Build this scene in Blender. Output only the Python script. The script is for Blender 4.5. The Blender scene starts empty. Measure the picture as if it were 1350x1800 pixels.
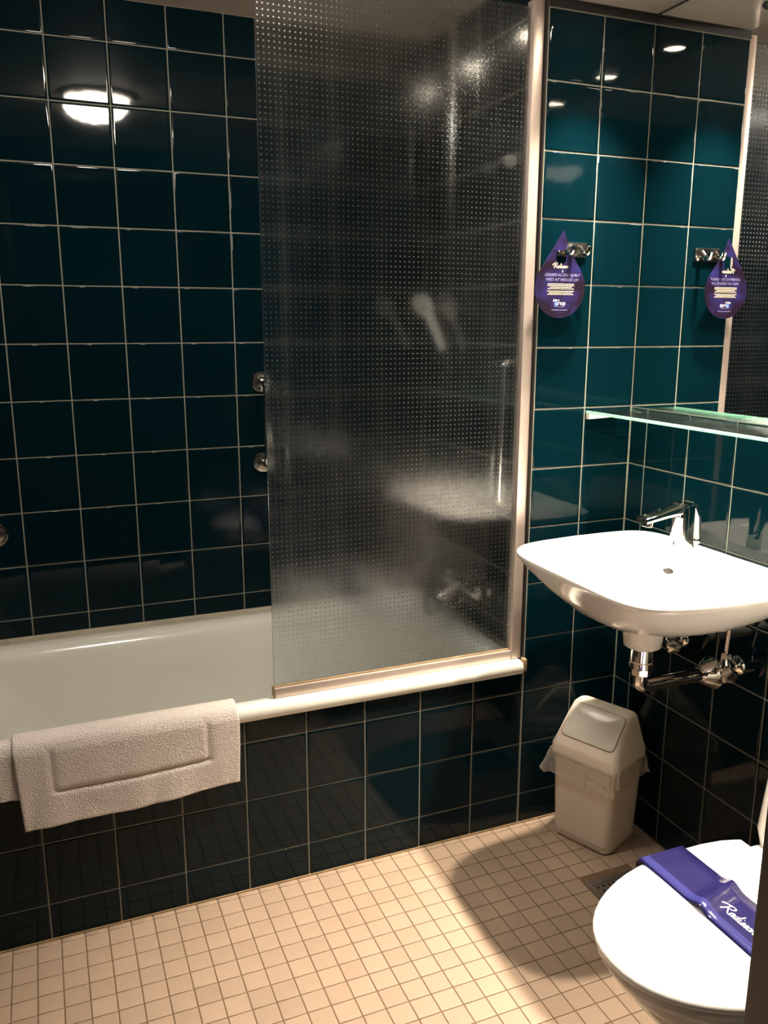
import bpy, bmesh, math, random
from mathutils import Matrix, Vector
random.seed(7)
S = bpy.context.scene
COL = S.collection

# ------------------------------------------------------------------ camera, world, exposure
CAM = (-1.453, -1.819, 1.3689)
FPX = 1475.19
cd = bpy.data.cameras.new('camera'); cam = bpy.data.objects.new('camera', cd); COL.objects.link(cam)
cd.sensor_fit = 'HORIZONTAL'; cd.sensor_width = 36; cd.lens = FPX / 1350 * 36; cd.clip_start = .02
CROT = (Matrix.Rotation(-.3882, 3, 'Z') @ Matrix.Rotation(1.3521, 3, 'X') @ Matrix.Rotation(.0009, 3, 'Z'))
cam.matrix_world = Matrix.Translation(CAM) @ CROT.to_4x4()
S.camera = cam
w = bpy.data.worlds.new('world'); S.world = w; w.use_nodes = True
w.node_tree.nodes['Background'].inputs[0].default_value = (.9, .8, .7, 1)
w.node_tree.nodes['Background'].inputs[1].default_value = .02
S.view_settings.view_transform = 'Standard'; S.view_settings.look = 'None'
S.view_settings.gamma = 1; S.view_settings.use_curve_mapping = False
S.view_settings.exposure = 0.0
S.cycles.use_denoising = True
S.cycles.max_bounces = 12; S.cycles.transparent_max_bounces = 16
S.cycles.blur_glossy = .3; S.cycles.sample_clamp_indirect = 45
DOWN_W = 11.5        # each of the three mirror downlights, watts
DOME_L = 120.0       # opal ceiling lamp, radiance
HALL_L = 5.0        # corridor lamp, radiance
WARM = (1.0, .86, .69)

# ------------------------------------------------------------------ dimensions (metres)
T = .153                        # wall tile pitch
D = .6573                       # tub alcove depth
XE = -.302                      # alcove end wall / edge of the far wall
XL = -1.82                      # left wall
YF = -1.25                      # door wall
ZC, ZA = 2.10, 2.19             # room ceiling, alcove ceiling
ZM = 1.160                      # mirror bottom
G = .0031                       # grout joint width

# ------------------------------------------------------------------ materials
def new_mat(name):
    m = bpy.data.materials.new(name); m.use_nodes = True
    n = m.node_tree.nodes; n.clear()
    o = n.new('ShaderNodeOutputMaterial')
    return m, n, m.node_tree.links, o

def pbr(name, col, rough=.4, metal=0, spec=.5, coat=0, noise=0, nscale=30, bump=0, bscale=200, rand=0, trans=0, ior=1.5, emit=None, estr=0, rvar=0, sss=0):
    m, n, l, o = new_mat(name)
    b = n.new('ShaderNodeBsdfPrincipled'); l.new(b.outputs[0], o.inputs[0])
    b.inputs['Base Color'].default_value = (*col, 1); b.inputs['Roughness'].default_value = rough
    b.inputs['Metallic'].default_value = metal; b.inputs['Specular IOR Level'].default_value = spec
    b.inputs['IOR'].default_value = ior; b.inputs['Coat Weight'].default_value = coat
    b.inputs['Transmission Weight'].default_value = trans
    if emit: b.inputs['Emission Color'].default_value = (*emit, 1); b.inputs['Emission Strength'].default_value = estr
    tc = n.new('ShaderNodeTexCoord')
    src = None
    if noise or rand:
        mx = n.new('ShaderNodeHueSaturation'); mx.inputs['Color'].default_value = (*col, 1)
        v = n.new('ShaderNodeMath'); v.operation = 'MULTIPLY_ADD'
        if rand:
            oi = n.new('ShaderNodeObjectInfo'); v.inputs[1].default_value = 2 * rand; v.inputs[2].default_value = 1 - rand
            l.new(oi.outputs['Random'], v.inputs[0])
        else:
            v.inputs[0].default_value = 0; v.inputs[2].default_value = 1
        src = v.outputs[0]
        if noise:
            nt = n.new('ShaderNodeTexNoise'); nt.inputs['Scale'].default_value = nscale; nt.inputs['Detail'].default_value = 6
            l.new(tc.outputs['Object'], nt.inputs['Vector'])
            a = n.new('ShaderNodeMath'); a.operation = 'MULTIPLY_ADD'; a.inputs[1].default_value = 2 * noise
            l.new(nt.outputs[0], a.inputs[0]); 
            s2 = n.new('ShaderNodeMath'); s2.operation = 'SUBTRACT'; s2.inputs[1].default_value = noise
            l.new(src, s2.inputs[0]); l.new(s2.outputs[0], a.inputs[2]); src = a.outputs[0]
        l.new(src, mx.inputs['Value']); l.new(mx.outputs[0], b.inputs['Base Color'])
    if bump:
        nb = n.new('ShaderNodeTexNoise'); nb.inputs['Scale'].default_value = bscale; nb.inputs['Detail'].default_value = 3
        l.new(tc.outputs['Object'], nb.inputs['Vector'])
        bp = n.new('ShaderNodeBump'); bp.inputs['Strength'].default_value = 1; bp.inputs['Distance'].default_value = bump
        l.new(nb.outputs[0], bp.inputs['Height']); l.new(bp.outputs[0], b.inputs['Normal'])
    if rvar:
        nr = n.new('ShaderNodeTexNoise'); nr.inputs['Scale'].default_value = 8
        l.new(tc.outputs['Object'], nr.inputs['Vector'])
        mr = n.new('ShaderNodeMapRange'); mr.inputs['To Min'].default_value = max(.01, rough - rvar); mr.inputs['To Max'].default_value = rough + rvar
        l.new(nr.outputs[0], mr.inputs['Value']); l.new(mr.outputs[0], b.inputs['Roughness'])
    return m

def glass_mix(name, tint, rough, transp, ior=1.5, bump_fn=None, gloss_only=False):
    """sheet glass: refraction + a share that passes straight through (so lamps light what stands behind it)"""
    m, n, l, o = new_mat(name)
    t = n.new('ShaderNodeBsdfTransparent'); t.inputs[0].default_value = (*tint, 1)
    if gloss_only:
        g = n.new('ShaderNodeBsdfGlossy'); g.inputs['Roughness'].default_value = rough
        f = n.new('ShaderNodeFresnel'); f.inputs[0].default_value = ior
        mx = n.new('ShaderNodeMixShader'); l.new(f.outputs[0], mx.inputs[0]); l.new(t.outputs[0], mx.inputs[1]); l.new(g.outputs[0], mx.inputs[2])
        if bump_fn: bump_fn(n, l, [g.inputs['Normal'], f.inputs['Normal']])
    else:
        g = n.new('ShaderNodeBsdfPrincipled'); g.inputs['Base Color'].default_value = (*tint, 1)
        g.inputs['Transmission Weight'].default_value = 1; g.inputs['Roughness'].default_value = rough; g.inputs['IOR'].default_value = ior
        mx = n.new('ShaderNodeMixShader'); mx.inputs[0].default_value = 1 - transp
        l.new(t.outputs[0], mx.inputs[1]); l.new(g.outputs[0], mx.inputs[2])
    l.new(mx.outputs[0], o.inputs[0])
    return m

def ribs(n, l, sockets):
    tc = n.new('ShaderNodeTexCoord'); wv = n.new('ShaderNodeTexWave'); wv.bands_direction = 'Y'
    wv.inputs['Scale'].default_value = 55
    l.new(tc.outputs['Object'], wv.inputs['Vector'])
    b = n.new('ShaderNodeBump'); b.inputs['Distance'].default_value = .004; b.inputs['Strength'].default_value = .6
    l.new(wv.outputs[0], b.inputs['Height'])
    for s in sockets: l.new(b.outputs[0], s)

def grid_mat(name, tile, grout, pitch, gap, rough):
    """tiled wall for the sides the photograph does not show"""
    m, n, l, o = new_mat(name)
    b = n.new('ShaderNodeBsdfPrincipled'); l.new(b.outputs[0], o.inputs[0]); b.inputs['Roughness'].default_value = rough
    tc = n.new('ShaderNodeTexCoord'); sp = n.new('ShaderNodeSeparateXYZ'); l.new(tc.outputs['Object'], sp.inputs[0])
    masks = []
    for a in range(3):
        f = n.new('ShaderNodeMath'); f.operation = 'PINGPONG'; f.inputs[1].default_value = pitch / 2; l.new(sp.outputs[a], f.inputs[0])
        c = n.new('ShaderNodeMath'); c.operation = 'LESS_THAN'; c.inputs[1].default_value = gap / 2; l.new(f.outputs[0], c.inputs[0]); masks.append(c)
    return m, b, masks, l, n

M = {}
M['tile'] = pbr('wall_tile_glaze', (.0007, .0092, .0136), .045, spec=.22, rand=.10, bump=.00035, bscale=8)
M['grout'] = pbr('wall_grout', (.235, .228, .185), .85, noise=.12, nscale=60)
M['ftile'] = pbr('floor_tile', (.350, .258, .188), .33, rand=.06, noise=.05, nscale=25, spec=.35, rvar=.06)
M['fgrout'] = pbr('floor_grout', (.15, .095, .05), .9, noise=.25, nscale=14)
M['ceil'] = pbr('ceiling_lacquer', (.30, .265, .235), .22, spec=.5, bump=.0004, bscale=4)
M['ceil2'] = pbr('alcove_ceiling_paint', (.52, .44, .37), .6)
M['dark'] = pbr('dark_gap', (.012, .011, .010), .6)
M['enamel'] = pbr('tub_enamel', (.74, .73, .66), .16, spec=.5, coat=.3)
M['ceramic'] = pbr('white_ceramic', (.84, .80, .76), .07, spec=.5, coat=.5)
M['seat'] = pbr('toilet_seat_plastic', (.86, .83, .80), .16, spec=.5)
M['alu'] = pbr('satin_aluminium', (.56, .47, .42), .38, metal=.6, noise=.05, nscale=12)
M['rimlac'] = M['enamel']
M['chrome'] = pbr('chrome', (.80, .77, .73), .06, metal=1)
M['chromed'] = pbr('worn_chrome', (.62, .59, .55), .16, metal=1, noise=.1, nscale=40)
M['black'] = pbr('hole_shade_black', (.01, .01, .01), .5)
M['wood'] = pbr('dark_wood', (.030, .021, .017), .42, noise=.3, nscale=18)
M['redwood'] = pbr('reddish_door_edge', (.05, .012, .010), .45, noise=.2)
M['bin'] = pbr('beige_plastic', (.72, .62, .51), .42, noise=.03, bump=.0001, bscale=500)
M['flap'] = pbr('grey_plastic_flap', (.66, .62, .54), .17, spec=.5)
M['caulk'] = pbr('old_sealant', (.48, .43, .33), .6, noise=.35, nscale=25)
M['stain'] = pbr('brown_sealant', (.30, .20, .10), .6, noise=.4, nscale=40)
M['drain'] = pbr('drain_steel', (.25, .23, .21), .42, metal=.85, noise=.2)
M['white'] = pbr('white_print', (.85, .82, .8), .5)
M['cream'] = pbr('cream_print', (.75, .58, .40), .5)
M['dim'] = pbr('pale_violet_print', (.23, .20, .36), .5)
M['bluep'] = pbr('blue_print', (.10, .16, .50), .5)
M['bracket'] = pbr('cream_plastic', (.72, .66, .56), .4)
M['plaster'] = pbr('hall_plaster', (.20, .17, .14), .8)
M['carpet'] = pbr('hall_floor', (.08, .06, .05), .9)
M['sgreen'] = pbr('glass_edge', (.36, .70, .56), .15, spec=.5, noise=.2, nscale=60)
M['shower_w'] = pbr('shower_plastic', (.75, .73, .66), .3)
M['gpane'] = glass_mix('patterned_glass', (.93, .97, 1.0), .15, .12)
M['shelf'] = glass_mix('ribbed_shelf_glass', (.88, .97, .93), .05, 0, bump_fn=ribs, gloss_only=True)
M['bag'] = None
m, n, l, o = new_mat('pressed_glass_dot')
g_ = n.new('ShaderNodeBsdfPrincipled'); g_.inputs['Transmission Weight'].default_value = 1; g_.inputs['Roughness'].default_value = .28; g_.inputs['Base Color'].default_value = (.9, .95, .95, 1)
d = n.new('ShaderNodeBsdfDiffuse'); d.inputs[0].default_value = (.30, .31, .34, 1)
mx = n.new('ShaderNodeMixShader'); mx.inputs[0].default_value = .03
l.new(g_.outputs[0], mx.inputs[1]); l.new(d.outputs[0], mx.inputs[2]); l.new(mx.outputs[0], o.inputs[0]); M['gdot'] = m
m, n, l, o = new_mat('clear_bin_bag')
t = n.new('ShaderNodeBsdfTransparent'); t.inputs[0].default_value = (.93, .9, .86, 1)
d = n.new('ShaderNodeBsdfPrincipled'); d.inputs['Base Color'].default_value = (.72, .66, .58, 1); d.inputs['Roughness'].default_value = .22
mx = n.new('ShaderNodeMixShader'); mx.inputs[0].default_value = .34
tcn = n.new('ShaderNodeTexCoord'); nz = n.new('ShaderNodeTexNoise'); nz.inputs['Scale'].default_value = 26; nz.inputs['Distortion'].default_value = 1.2
bpn = n.new('ShaderNodeBump'); bpn.inputs['Distance'].default_value = .01
l.new(tcn.outputs['Object'], nz.inputs['Vector']); l.new(nz.outputs[0], bpn.inputs['Height']); l.new(bpn.outputs[0], d.inputs['Normal'])
l.new(t.outputs[0], mx.inputs[1]); l.new(d.outputs[0], mx.inputs[2]); l.new(mx.outputs[0], o.inputs[0]); M['bag'] = m
# mirror
M['mirror'] = pbr('mirror_silver', (.90, .90, .89), .004, metal=1)
# terry cloth
M['terry'] = pbr('white_terry', (.82, .74, .69), .95, spec=.15, bump=.0045, bscale=320, noise=.06, nscale=120)
# card print: cloudy violet-blue sheet
m, n, l, o = new_mat('violet_card')
b = n.new('ShaderNodeBsdfPrincipled'); l.new(b.outputs[0], o.inputs[0]); b.inputs['Roughness'].default_value = .3
tcn = n.new('ShaderNodeTexCoord'); nz = n.new('ShaderNodeTexNoise'); nz.inputs['Scale'].default_value = 22; nz.inputs['Detail'].default_value = 3
cr = n.new('ShaderNodeValToRGB'); cr.color_ramp.elements[0].color = (.009, .004, .012, 1); cr.color_ramp.elements[1].color = (.020, .017, .105, 1)
cr.color_ramp.elements[0].position = .42; cr.color_ramp.elements[1].position = .70
l.new(tcn.outputs['Object'], nz.inputs['Vector']); l.new(nz.outputs[0], cr.inputs[0]); l.new(cr.outputs[0], b.inputs['Base Color']); M['card'] = m
# band: lighter strip along the front edge, darker at both rims
m, n, l, o = new_mat('blue_violet_band')
b = n.new('ShaderNodeBsdfPrincipled'); l.new(b.outputs[0], o.inputs[0]); b.inputs['Roughness'].default_value = .12
tcn = n.new('ShaderNodeTexCoord'); sp = n.new('ShaderNodeSeparateXYZ'); l.new(tcn.outputs['Object'], sp.inputs[0])
cr = n.new('ShaderNodeValToRGB'); mr = n.new('ShaderNodeMapRange'); mr.inputs['From Min'].default_value = -.052; mr.inputs['From Max'].default_value = .052
l.new(sp.outputs[0], mr.inputs['Value']); l.new(mr.outputs[0], cr.inputs[0]); cr.color_ramp.interpolation = 'CONSTANT'
e = cr.color_ramp.elements; e[0].color = (.009,.008,.045,1); e[1].position = .07; e[1].color = (.030,.031,.145,1)
for ps, c in ((.24, (.014,.012,.066,1)), (.94, (.011,.009,.05,1))):
    k = e.new(ps); k.color = c
l.new(cr.outputs[0], b.inputs['Base Color']); M['band'] = m
# lamps
def emis(name, col, s):
    m, n, l, o = new_mat(name); e = n.new('ShaderNodeEmission'); e.inputs[0].default_value = (*col, 1); e.inputs[1].default_value = s
    l.new(e.outputs[0], o.inputs[0]); return m
M['dome'] = emis('opal_lamp_glass', (1, .895, .76), DOME_L)
M['lens'] = emis('halogen_lens', (1, .86, .66), 90)
M['hall_l'] = emis('hall_lamp_panel', (.86, .95, 1), HALL_L)

# ------------------------------------------------------------------ geometry helpers: everything returns (verts, faces) in world metres
def gjoin(*gs):
    V, F = [], []
    for v, f in gs:
        k = len(V); V += [tuple(p) for p in v]; F += [tuple(i + k for i in q) for q in f]
    return V, F

def from_bm(bm):
    bm.verts.ensure_lookup_table()
    v = [tuple(x.co) for x in bm.verts]; f = [tuple(y.index for y in x.verts) for x in bm.faces]; bm.free(); return v, f

def box(x0, x1, y0, y1, z0, z1, bev=0, seg=2):
    bm = bmesh.new(); bmesh.ops.create_cube(bm, size=1)
    for v in bm.verts: v.co = ((x0 + x1) / 2 + v.co.x * (x1 - x0), (y0 + y1) / 2 + v.co.y * (y1 - y0), (z0 + z1) / 2 + v.co.z * (z1 - z0))
    if bev: bmesh.ops.bevel(bm, geom=bm.edges[:], offset=bev, segments=seg, affect='EDGES', profile=.6)
    bm.verts.index_update(); return from_bm(bm)

def loft(rings, cap0=True, cap1=True, closed=True):
    V, F = [], []; n = len(rings[0])
    for r in rings: V += [tuple(p) for p in r]
    for i in range(len(rings) - 1):
        for j in range(n if closed else n - 1):
            a, b2 = i * n + j, i * n + (j + 1) % n
            F.append((a, b2, b2 + n, a + n))
    if cap0: F.append(tuple(range(n))[::-1])
    if cap1: F.append(tuple((len(rings) - 1) * n + j for j in range(n)))
    return V, F

def frame(ax):
    ax = Vector(ax).normalized(); u = Vector((0, 0, 1)) if abs(ax.z) < .9 else Vector((1, 0, 0))
    u = (u - ax * u.dot(ax)).normalized(); return u, ax.cross(u), ax

def lathe(prof, org, axis=(0, 0, 1), n=28, cap0=True, cap1=True):
    u, v, a = frame(axis); o = Vector(org); R = []
    for r, h in prof: R.append([o + a * h + (u * math.cos(2 * math.pi * k / n) + v * math.sin(2 * math.pi * k / n)) * max(r, 1e-5) for k in range(n)])
    return loft(R, cap0, cap1)

def smooth_path(P, sub=8):
    P = [Vector(p) for p in P]; out = []
    for i in range(len(P) - 1):
        p0, p1, p2, p3 = P[max(i - 1, 0)], P[i], P[i + 1], P[min(i + 2, len(P) - 1)]
        for k in range(sub):
            t = k / sub
            out.append(.5 * ((2 * p1) + (-p0 + p2) * t + (2 * p0 - 5 * p1 + 4 * p2 - p3) * t * t + (-p0 + 3 * p1 - 3 * p2 + p3) * t ** 3))
    return out + [P[-1]]

def arc_path(P, r, sub=6):
    """polyline with its inner corners rounded"""
    P = [Vector(p) for p in P]; out = [P[0]]
    for i in range(1, len(P) - 1):
        a, b2, c = P[i - 1], P[i], P[i + 1]; d1, d2 = (a - b2), (c - b2); k = min(r, d1.length * .49, d2.length * .49)
        s, e2 = b2 + d1.normalized() * k, b2 + d2.normalized() * k
        for j in range(sub + 1):
            t = j / sub; out.append((1 - t) ** 2 * s + 2 * t * (1 - t) * b2 + t * t * e2)
    return out + [P[-1]]

def tube(P, r, n=14):
    P = [Vector(p) for p in P]; R = []
    u, v, a = frame(P[1] - P[0])
    for i, p in enumerate(P):
        t = (P[min(i + 1, len(P) - 1)] - P[max(i - 1, 0)]).normalized()
        u = (u - t * u.dot(t)).normalized(); v = t.cross(u)
        rr = r[i] if isinstance(r, (list, tuple)) else r
        R.append([p + (u * math.cos(2 * math.pi * k / n) + v * math.sin(2 * math.pi * k / n)) * rr for k in range(n)])
    return loft(R)

def rrect(x0, x1, y0, y1, r, z, n=6):
    out = []
    for cx, cy, a0 in ((x1 - r, y1 - r, 0), (x0 + r, y1 - r, 90), (x0 + r, y0 + r, 180), (x1 - r, y0 + r, 270)):
        for k in range(n + 1):
            a = math.radians(a0 + 90 * k / n); out.append((cx + r * math.cos(a), cy + r * math.sin(a), z))
    return out

def sphere(c, r, n=12, sx=1, sy=1, sz=1):
    bm = bmesh.new(); bmesh.ops.create_uvsphere(bm, u_segments=n, v_segments=max(6, n // 2), radius=r)
    for v in bm.verts: v.co = (c[0] + v.co.x * sx, c[1] + v.co.y * sy, c[2] + v.co.z * sz)
    bm.verts.index_update(); return from_bm(bm)

WL = {}
def mesh(name, geo, mat, smooth=35, off=(0, 0, 0)):
    me = bpy.data.meshes.new(name); me.from_pydata([(v[0] - off[0], v[1] - off[1], v[2] - off[2]) for v in geo[0]], [], [f for f in geo[1]])
    me.validate(); me.update()
    if smooth is not None:
        me.polygons.foreach_set('use_smooth', [True] * len(me.polygons)); me.set_sharp_from_angle(angle=math.radians(smooth))
    if mat: me.materials.append(mat)
    return me

def fix_normals(me):
    bm = bmesh.new(); bm.from_mesh(me); bmesh.ops.recalc_face_normals(bm, faces=bm.faces[:]); bm.to_mesh(me); bm.free()

def part(name, geo, mat, parent, smooth=35, label=None, stuff=False, recalc=True):
    off = WL[parent.name]
    me = mesh(name, geo, mat, smooth, off)
    if recalc: fix_normals(me)
    o = bpy.data.objects.new(name, me); COL.objects.link(o); o.parent = parent; WL[o.name] = off
    if label: o['label'] = label
    if stuff: o['kind'] = 'stuff'
    return o

def tag(o, label, cat, group=None):
    o['label'] = label; o['category'] = cat
    if group: o['group'] = group
    return o

def thing(name, label, cat, loc, group=None):
    o = bpy.data.objects.new(name, None); COL.objects.link(o); o.location = loc; o.empty_display_size = .05
    WL[o.name] = tuple(loc); return tag(o, label, cat, group)

def solo(name, geo, mat, label, cat, smooth=35, group=None, loc=None):
    if loc is None:
        xs, ys, zs = zip(*geo[0]); loc = ((min(xs) + max(xs)) / 2, (min(ys) + max(ys)) / 2, min(zs))
    me = mesh(name, geo, mat, smooth, loc); fix_normals(me)
    o = bpy.data.objects.new(name, me); COL.objects.link(o); o.location = loc; WL[o.name] = tuple(loc); return tag(o, label, cat, group)

def struct(name, geo, mat, label=None, smooth=None):
    me = mesh(name, geo, mat, smooth); fix_normals(me)
    o = bpy.data.objects.new(name, me); COL.objects.link(o); o['kind'] = 'structure'; WL[o.name] = (0, 0, 0)
    if label: o['label'] = label
    return o

# ------------------------------------------------------------------ tiles: one object each, alike ones share a mesh
TM = {}
def tile_mesh(wd, ht, mat, bev=.0022, th=.0035, key='w'):
    k = (key, round(wd, 4), round(ht, 4))
    if k not in TM:
        hx, hy = wd / 2, ht / 2; R = []
        for ins, z in ((0, -th), (0, -bev * .75), (bev * .25, -bev * .22), (bev, -.00002), (bev * 2.6, 0)):
            R.append([(-hx + ins, -hy + ins, z), (hx - ins, -hy + ins, z), (hx - ins, hy - ins, z), (-hx + ins, hy - ins, z)])
        me = mesh('tile', loft(R, False, True), mat, 60); TM[k] = me
    return TM[k]

def put_tile(me, parent, org, ex, ey, tilt=.0022):
    ex, ey = Vector(ex), Vector(ey); ez = ex.cross(ey)
    o = bpy.data.objects.new('tile', me); COL.objects.link(o); o.parent = parent
    m3 = Matrix((ex, ey, ez)).transposed() @ Matrix.Rotation(random.gauss(0, tilt), 3, 'X') @ Matrix.Rotation(random.gauss(0, tilt), 3, 'Y')
    o.matrix_local = Matrix.Translation(org) @ m3.to_4x4(); return o

def cuts(a, b, first, pitch):
    """joint positions between a and b"""
    k0 = math.ceil((a - first) / pitch - 1e-6); xs = [a]
    x = first + k0 * pitch
    while x < b - 1e-6:
        if x - xs[-1] > .012: xs.append(x)
        x += pitch
    if b - xs[-1] < .012 and len(xs) > 1: xs.pop()
    return xs + [b]

def tiles(parent, us, vs, conv, ex, ey, skip=None):
    for i in range(len(us) - 1):
        for j in range(len(vs) - 1):
            u0, u1, v0, v1 = us[i] + G / 2, us[i + 1] - G / 2, vs[j] + G / 2, vs[j + 1] - G / 2
            if skip and skip((u0 + u1) / 2, (v0 + v1) / 2): continue
            put_tile(tile_mesh(u1 - u0, v1 - v0, M['tile']), parent, conv((u0 + u1) / 2, (v0 + v1) / 2), ex, ey)

ZJ0 = .0908       # first horizontal joint above the floor
XJ = -.1478       # vertical joint on the far wall
REC = .0016       # joint recess
# alcove back wall (behind the tub)
wa = struct('wall_back', box(XL - .1, XE + .05, D + REC, D + .1, 0, ZA + .05), M['grout'])
tiles(wa, cuts(XL, XE, -1.5225, T), cuts(.500, ZA, 2.0845 - 12 * T, T), lambda u, v: (u, D, v), (1, 0, 0), (0, 0, 1))
# far wall beside the tub: a pier that also ends the alcove
wb = struct('wall_far', box(XE + REC, .1, REC, D + .1, 0, ZC + .14), M['grout'])
tiles(wb, [XE + .0015, XJ, -.0005], cuts(0, ZJ0 + 13 * T, ZJ0, T), lambda u, v: (u, 0, v), (1, 0, 0), (0, 0, 1))
part('gap_shade_strip', box(XE, 0, -.0005, REC, ZJ0 + 13 * T + .002, ZC), M['dark'], wb, None)  # near-black strip: shade of the gap under the soffit put into colour
# alcove end wall = the pier's other face
we = struct('wall_end', box(XE + REC - .0004, XE + REC + .004, .002, D, .44, ZA), M['grout'])
tiles(we, cuts(-D, -.004, -.5 * T, T), cuts(.500, ZA, 2.0845 - 12 * T, T), lambda u, v: (XE, -u, v), (0, -1, 0), (0, 0, 1))
# right wall with basin, mirror above
wc = struct('wall_right', box(REC, .1, YF - .12, REC, 0, ZC + .14), M['grout'])
tiles(wc, cuts(.0005, -YF, .0648, T), cuts(0, ZM - .001, ZJ0, T), lambda u, v: (0, -u, v), (0, -1, 0), (0, 0, 1))
# tub apron, in line with the far wall
wp = struct('wall_apron', box(XL, XE + REC, REC, .012, 0, .452), M['grout'])
tiles(wp, cuts(XL, XE - .0015, XJ - 12 * T, T), cuts(0, .458, ZJ0, T), lambda u, v: (u, 0, v), (1, 0, 0), (0, 0, 1))
# left wall and door wall (not in view): tiled by material
def sidewall(name, geo, axes):
    m, b, masks, l, n = grid_mat(name + '_tiles', None, None, T, G, .05)
    a = n.new('ShaderNodeMath'); a.operation = 'MAXIMUM'; l.new(masks[axes[0]].outputs[0], a.inputs[0]); l.new(masks[axes[1]].outputs[0], a.inputs[1])
    mx = n.new('ShaderNodeMix'); mx.data_type = 'RGBA'; mx.inputs[6].default_value = (.0009, .0085, .0125, 1); mx.inputs[7].default_value = (.33,.31,.225,1)
    l.new(a.outputs[0], mx.inputs[0]); l.new(mx.outputs[2], b.inputs['Base Color'])
    return struct(name, geo, m)
sidewall('wall_left', box(XL - .1, XL, YF - .12, D + .1, 0, ZA + .05), (1, 2))
DX0, DX1, DZ = -1.517, -.793, 2.02          # door opening
sidewall('wall_front', gjoin(box(XL, DX0 - .03, YF - .12, YF, 0, ZA), box(DX1 + .03, REC, YF - .12, YF, 0, ZA), box(DX0 - .03, DX1 + .03, YF - .12, YF, DZ + .03, ZA)), (0, 2))
d1 = struct('door_1', gjoin(box(DX1, DX1 + .06, YF - .14, YF + .002, 0, DZ, .002), box(DX0 - .06, DX1 + .06, YF - .14, YF + .002, DZ, DZ + .06, .002)), M['wood'], smooth=30)
part('jamb', box(DX0 - .06, DX0, YF - .14, YF + .002, 0, DZ, .002), M['redwood'], d1)

# ceiling, with a lowered soffit above the mirror that holds the downlights
struct('ceiling', box(XL, .1, YF - .12, D + .02, ZA, ZA + .05), M['ceil2'])
so = struct('ceiling_soffit', gjoin(box(XE + .008, REC, YF, -.006, ZC + .006, ZA), box(XE + .008, REC, -.006, REC, ZC + .012, ZA)), M['ceil'])
for y0, y1 in ((YF, -.62), (-.619, -.004)):
    part('panel', box(XE + .008, -.001, y0, y1 - .0015, ZC, ZC + .006, .0012), M['ceil'], so, 30)

# floor with 5 cm mosaic
fl = struct('floor', box(XL, REC, YF - .02, REC, -.05, -REC), M['fgrout'])
struct('floor_threshold', box(DX0, DX1, YF - .14, YF - .02, -.05, .006, .003), M['wood'], smooth=30)
PX, PY, GF = .0509, .0503, .0024
DR = (-.284, -.132, -.442, -.291)            # drain square
fx = cuts(XL, 0, -1.506, PX); fy = cuts(YF, 0, -.0165 - 24 * PY, PY)
CI = CROT.transposed()
def to_px(p):
    q = CI @ (Vector(p) - Vector(CAM))
    return (675 + FPX * q.x / -q.z, 900 - FPX * q.y / -q.z) if q.z < -.05 else (-9999, -9999)
cells = []
for i in range(len(fx) - 1):
    for j in range(len(fy) - 1):
        x0, x1, y0, y1 = fx[i] + GF / 2, fx[i + 1] - GF / 2, fy[j] + GF / 2, fy[j + 1] - GF / 2
        if x1 - x0 < .004 or y1 - y0 < .004: continue
        cx, cy = (x0 + x1) / 2, (y0 + y1) / 2
        if DR[0] - .01 < cx < DR[1] + .01 and DR[2] - .01 < cy < DR[3] + .01: continue
        q = [to_px(p) for p in ((x0, y0, 0), (x1, y0, 0), (x1, y1, 0), (x0, y1, 0))]
        ar = abs(sum(q[k][0] * q[(k + 1) % 4][1] - q[(k + 1) % 4][0] * q[k][1] for k in range(4))) / 2
        mx_, my_ = sum(a[0] for a in q) / 4, sum(a[1] for a in q) / 4
        vis = -10 < mx_ < 1310 and 0 < my_ < 1810 and not (cx > -.66 and cy < -.74)
        cells.append((ar if vis else -1, x0, x1, y0, y1))
cells.sort(key=lambda c: -c[0])
rest = []
for k, (ar, x0, x1, y0, y1) in enumerate(cells):
    if k < 300 and ar > 0:
        put_tile(tile_mesh(x1 - x0, y1 - y0, M['ftile'], .0011, .003, 'f'), fl, ((x0 + x1) / 2, (y0 + y1) / 2, 0), (1, 0, 0), (0, 1, 0), .0012)
    else:
        R = []
        for ins, z in ((0, -.003), (0, -.0008), (.0011, 0)):
            R.append([(x0 + ins, y0 + ins, z), (x1 - ins, y0 + ins, z), (x1 - ins, y1 - ins, z), (x0 + ins, y1 - ins, z)])
        rest.append(loft(R, False, True))
part('tile_field', gjoin(*rest), M['ftile'], fl, 60, stuff=True)
struct('trim_1', box(XL, 0, -.003, .0015, 0, .004), M['stain'])
# hallway the photographer stands in
struct('floor_hall', box(-3.2, 1.2, -3.6, YF - .14, -.05, -.001), M['carpet'])
struct('wall_hall', box(-3.2, 1.2, -3.7, -3.6, 0, 2.45), M['plaster'])
struct('ceiling_hall', box(-3.2, 1.2, -3.6, YF - .12, 2.40, 2.45), M['plaster'])

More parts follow.
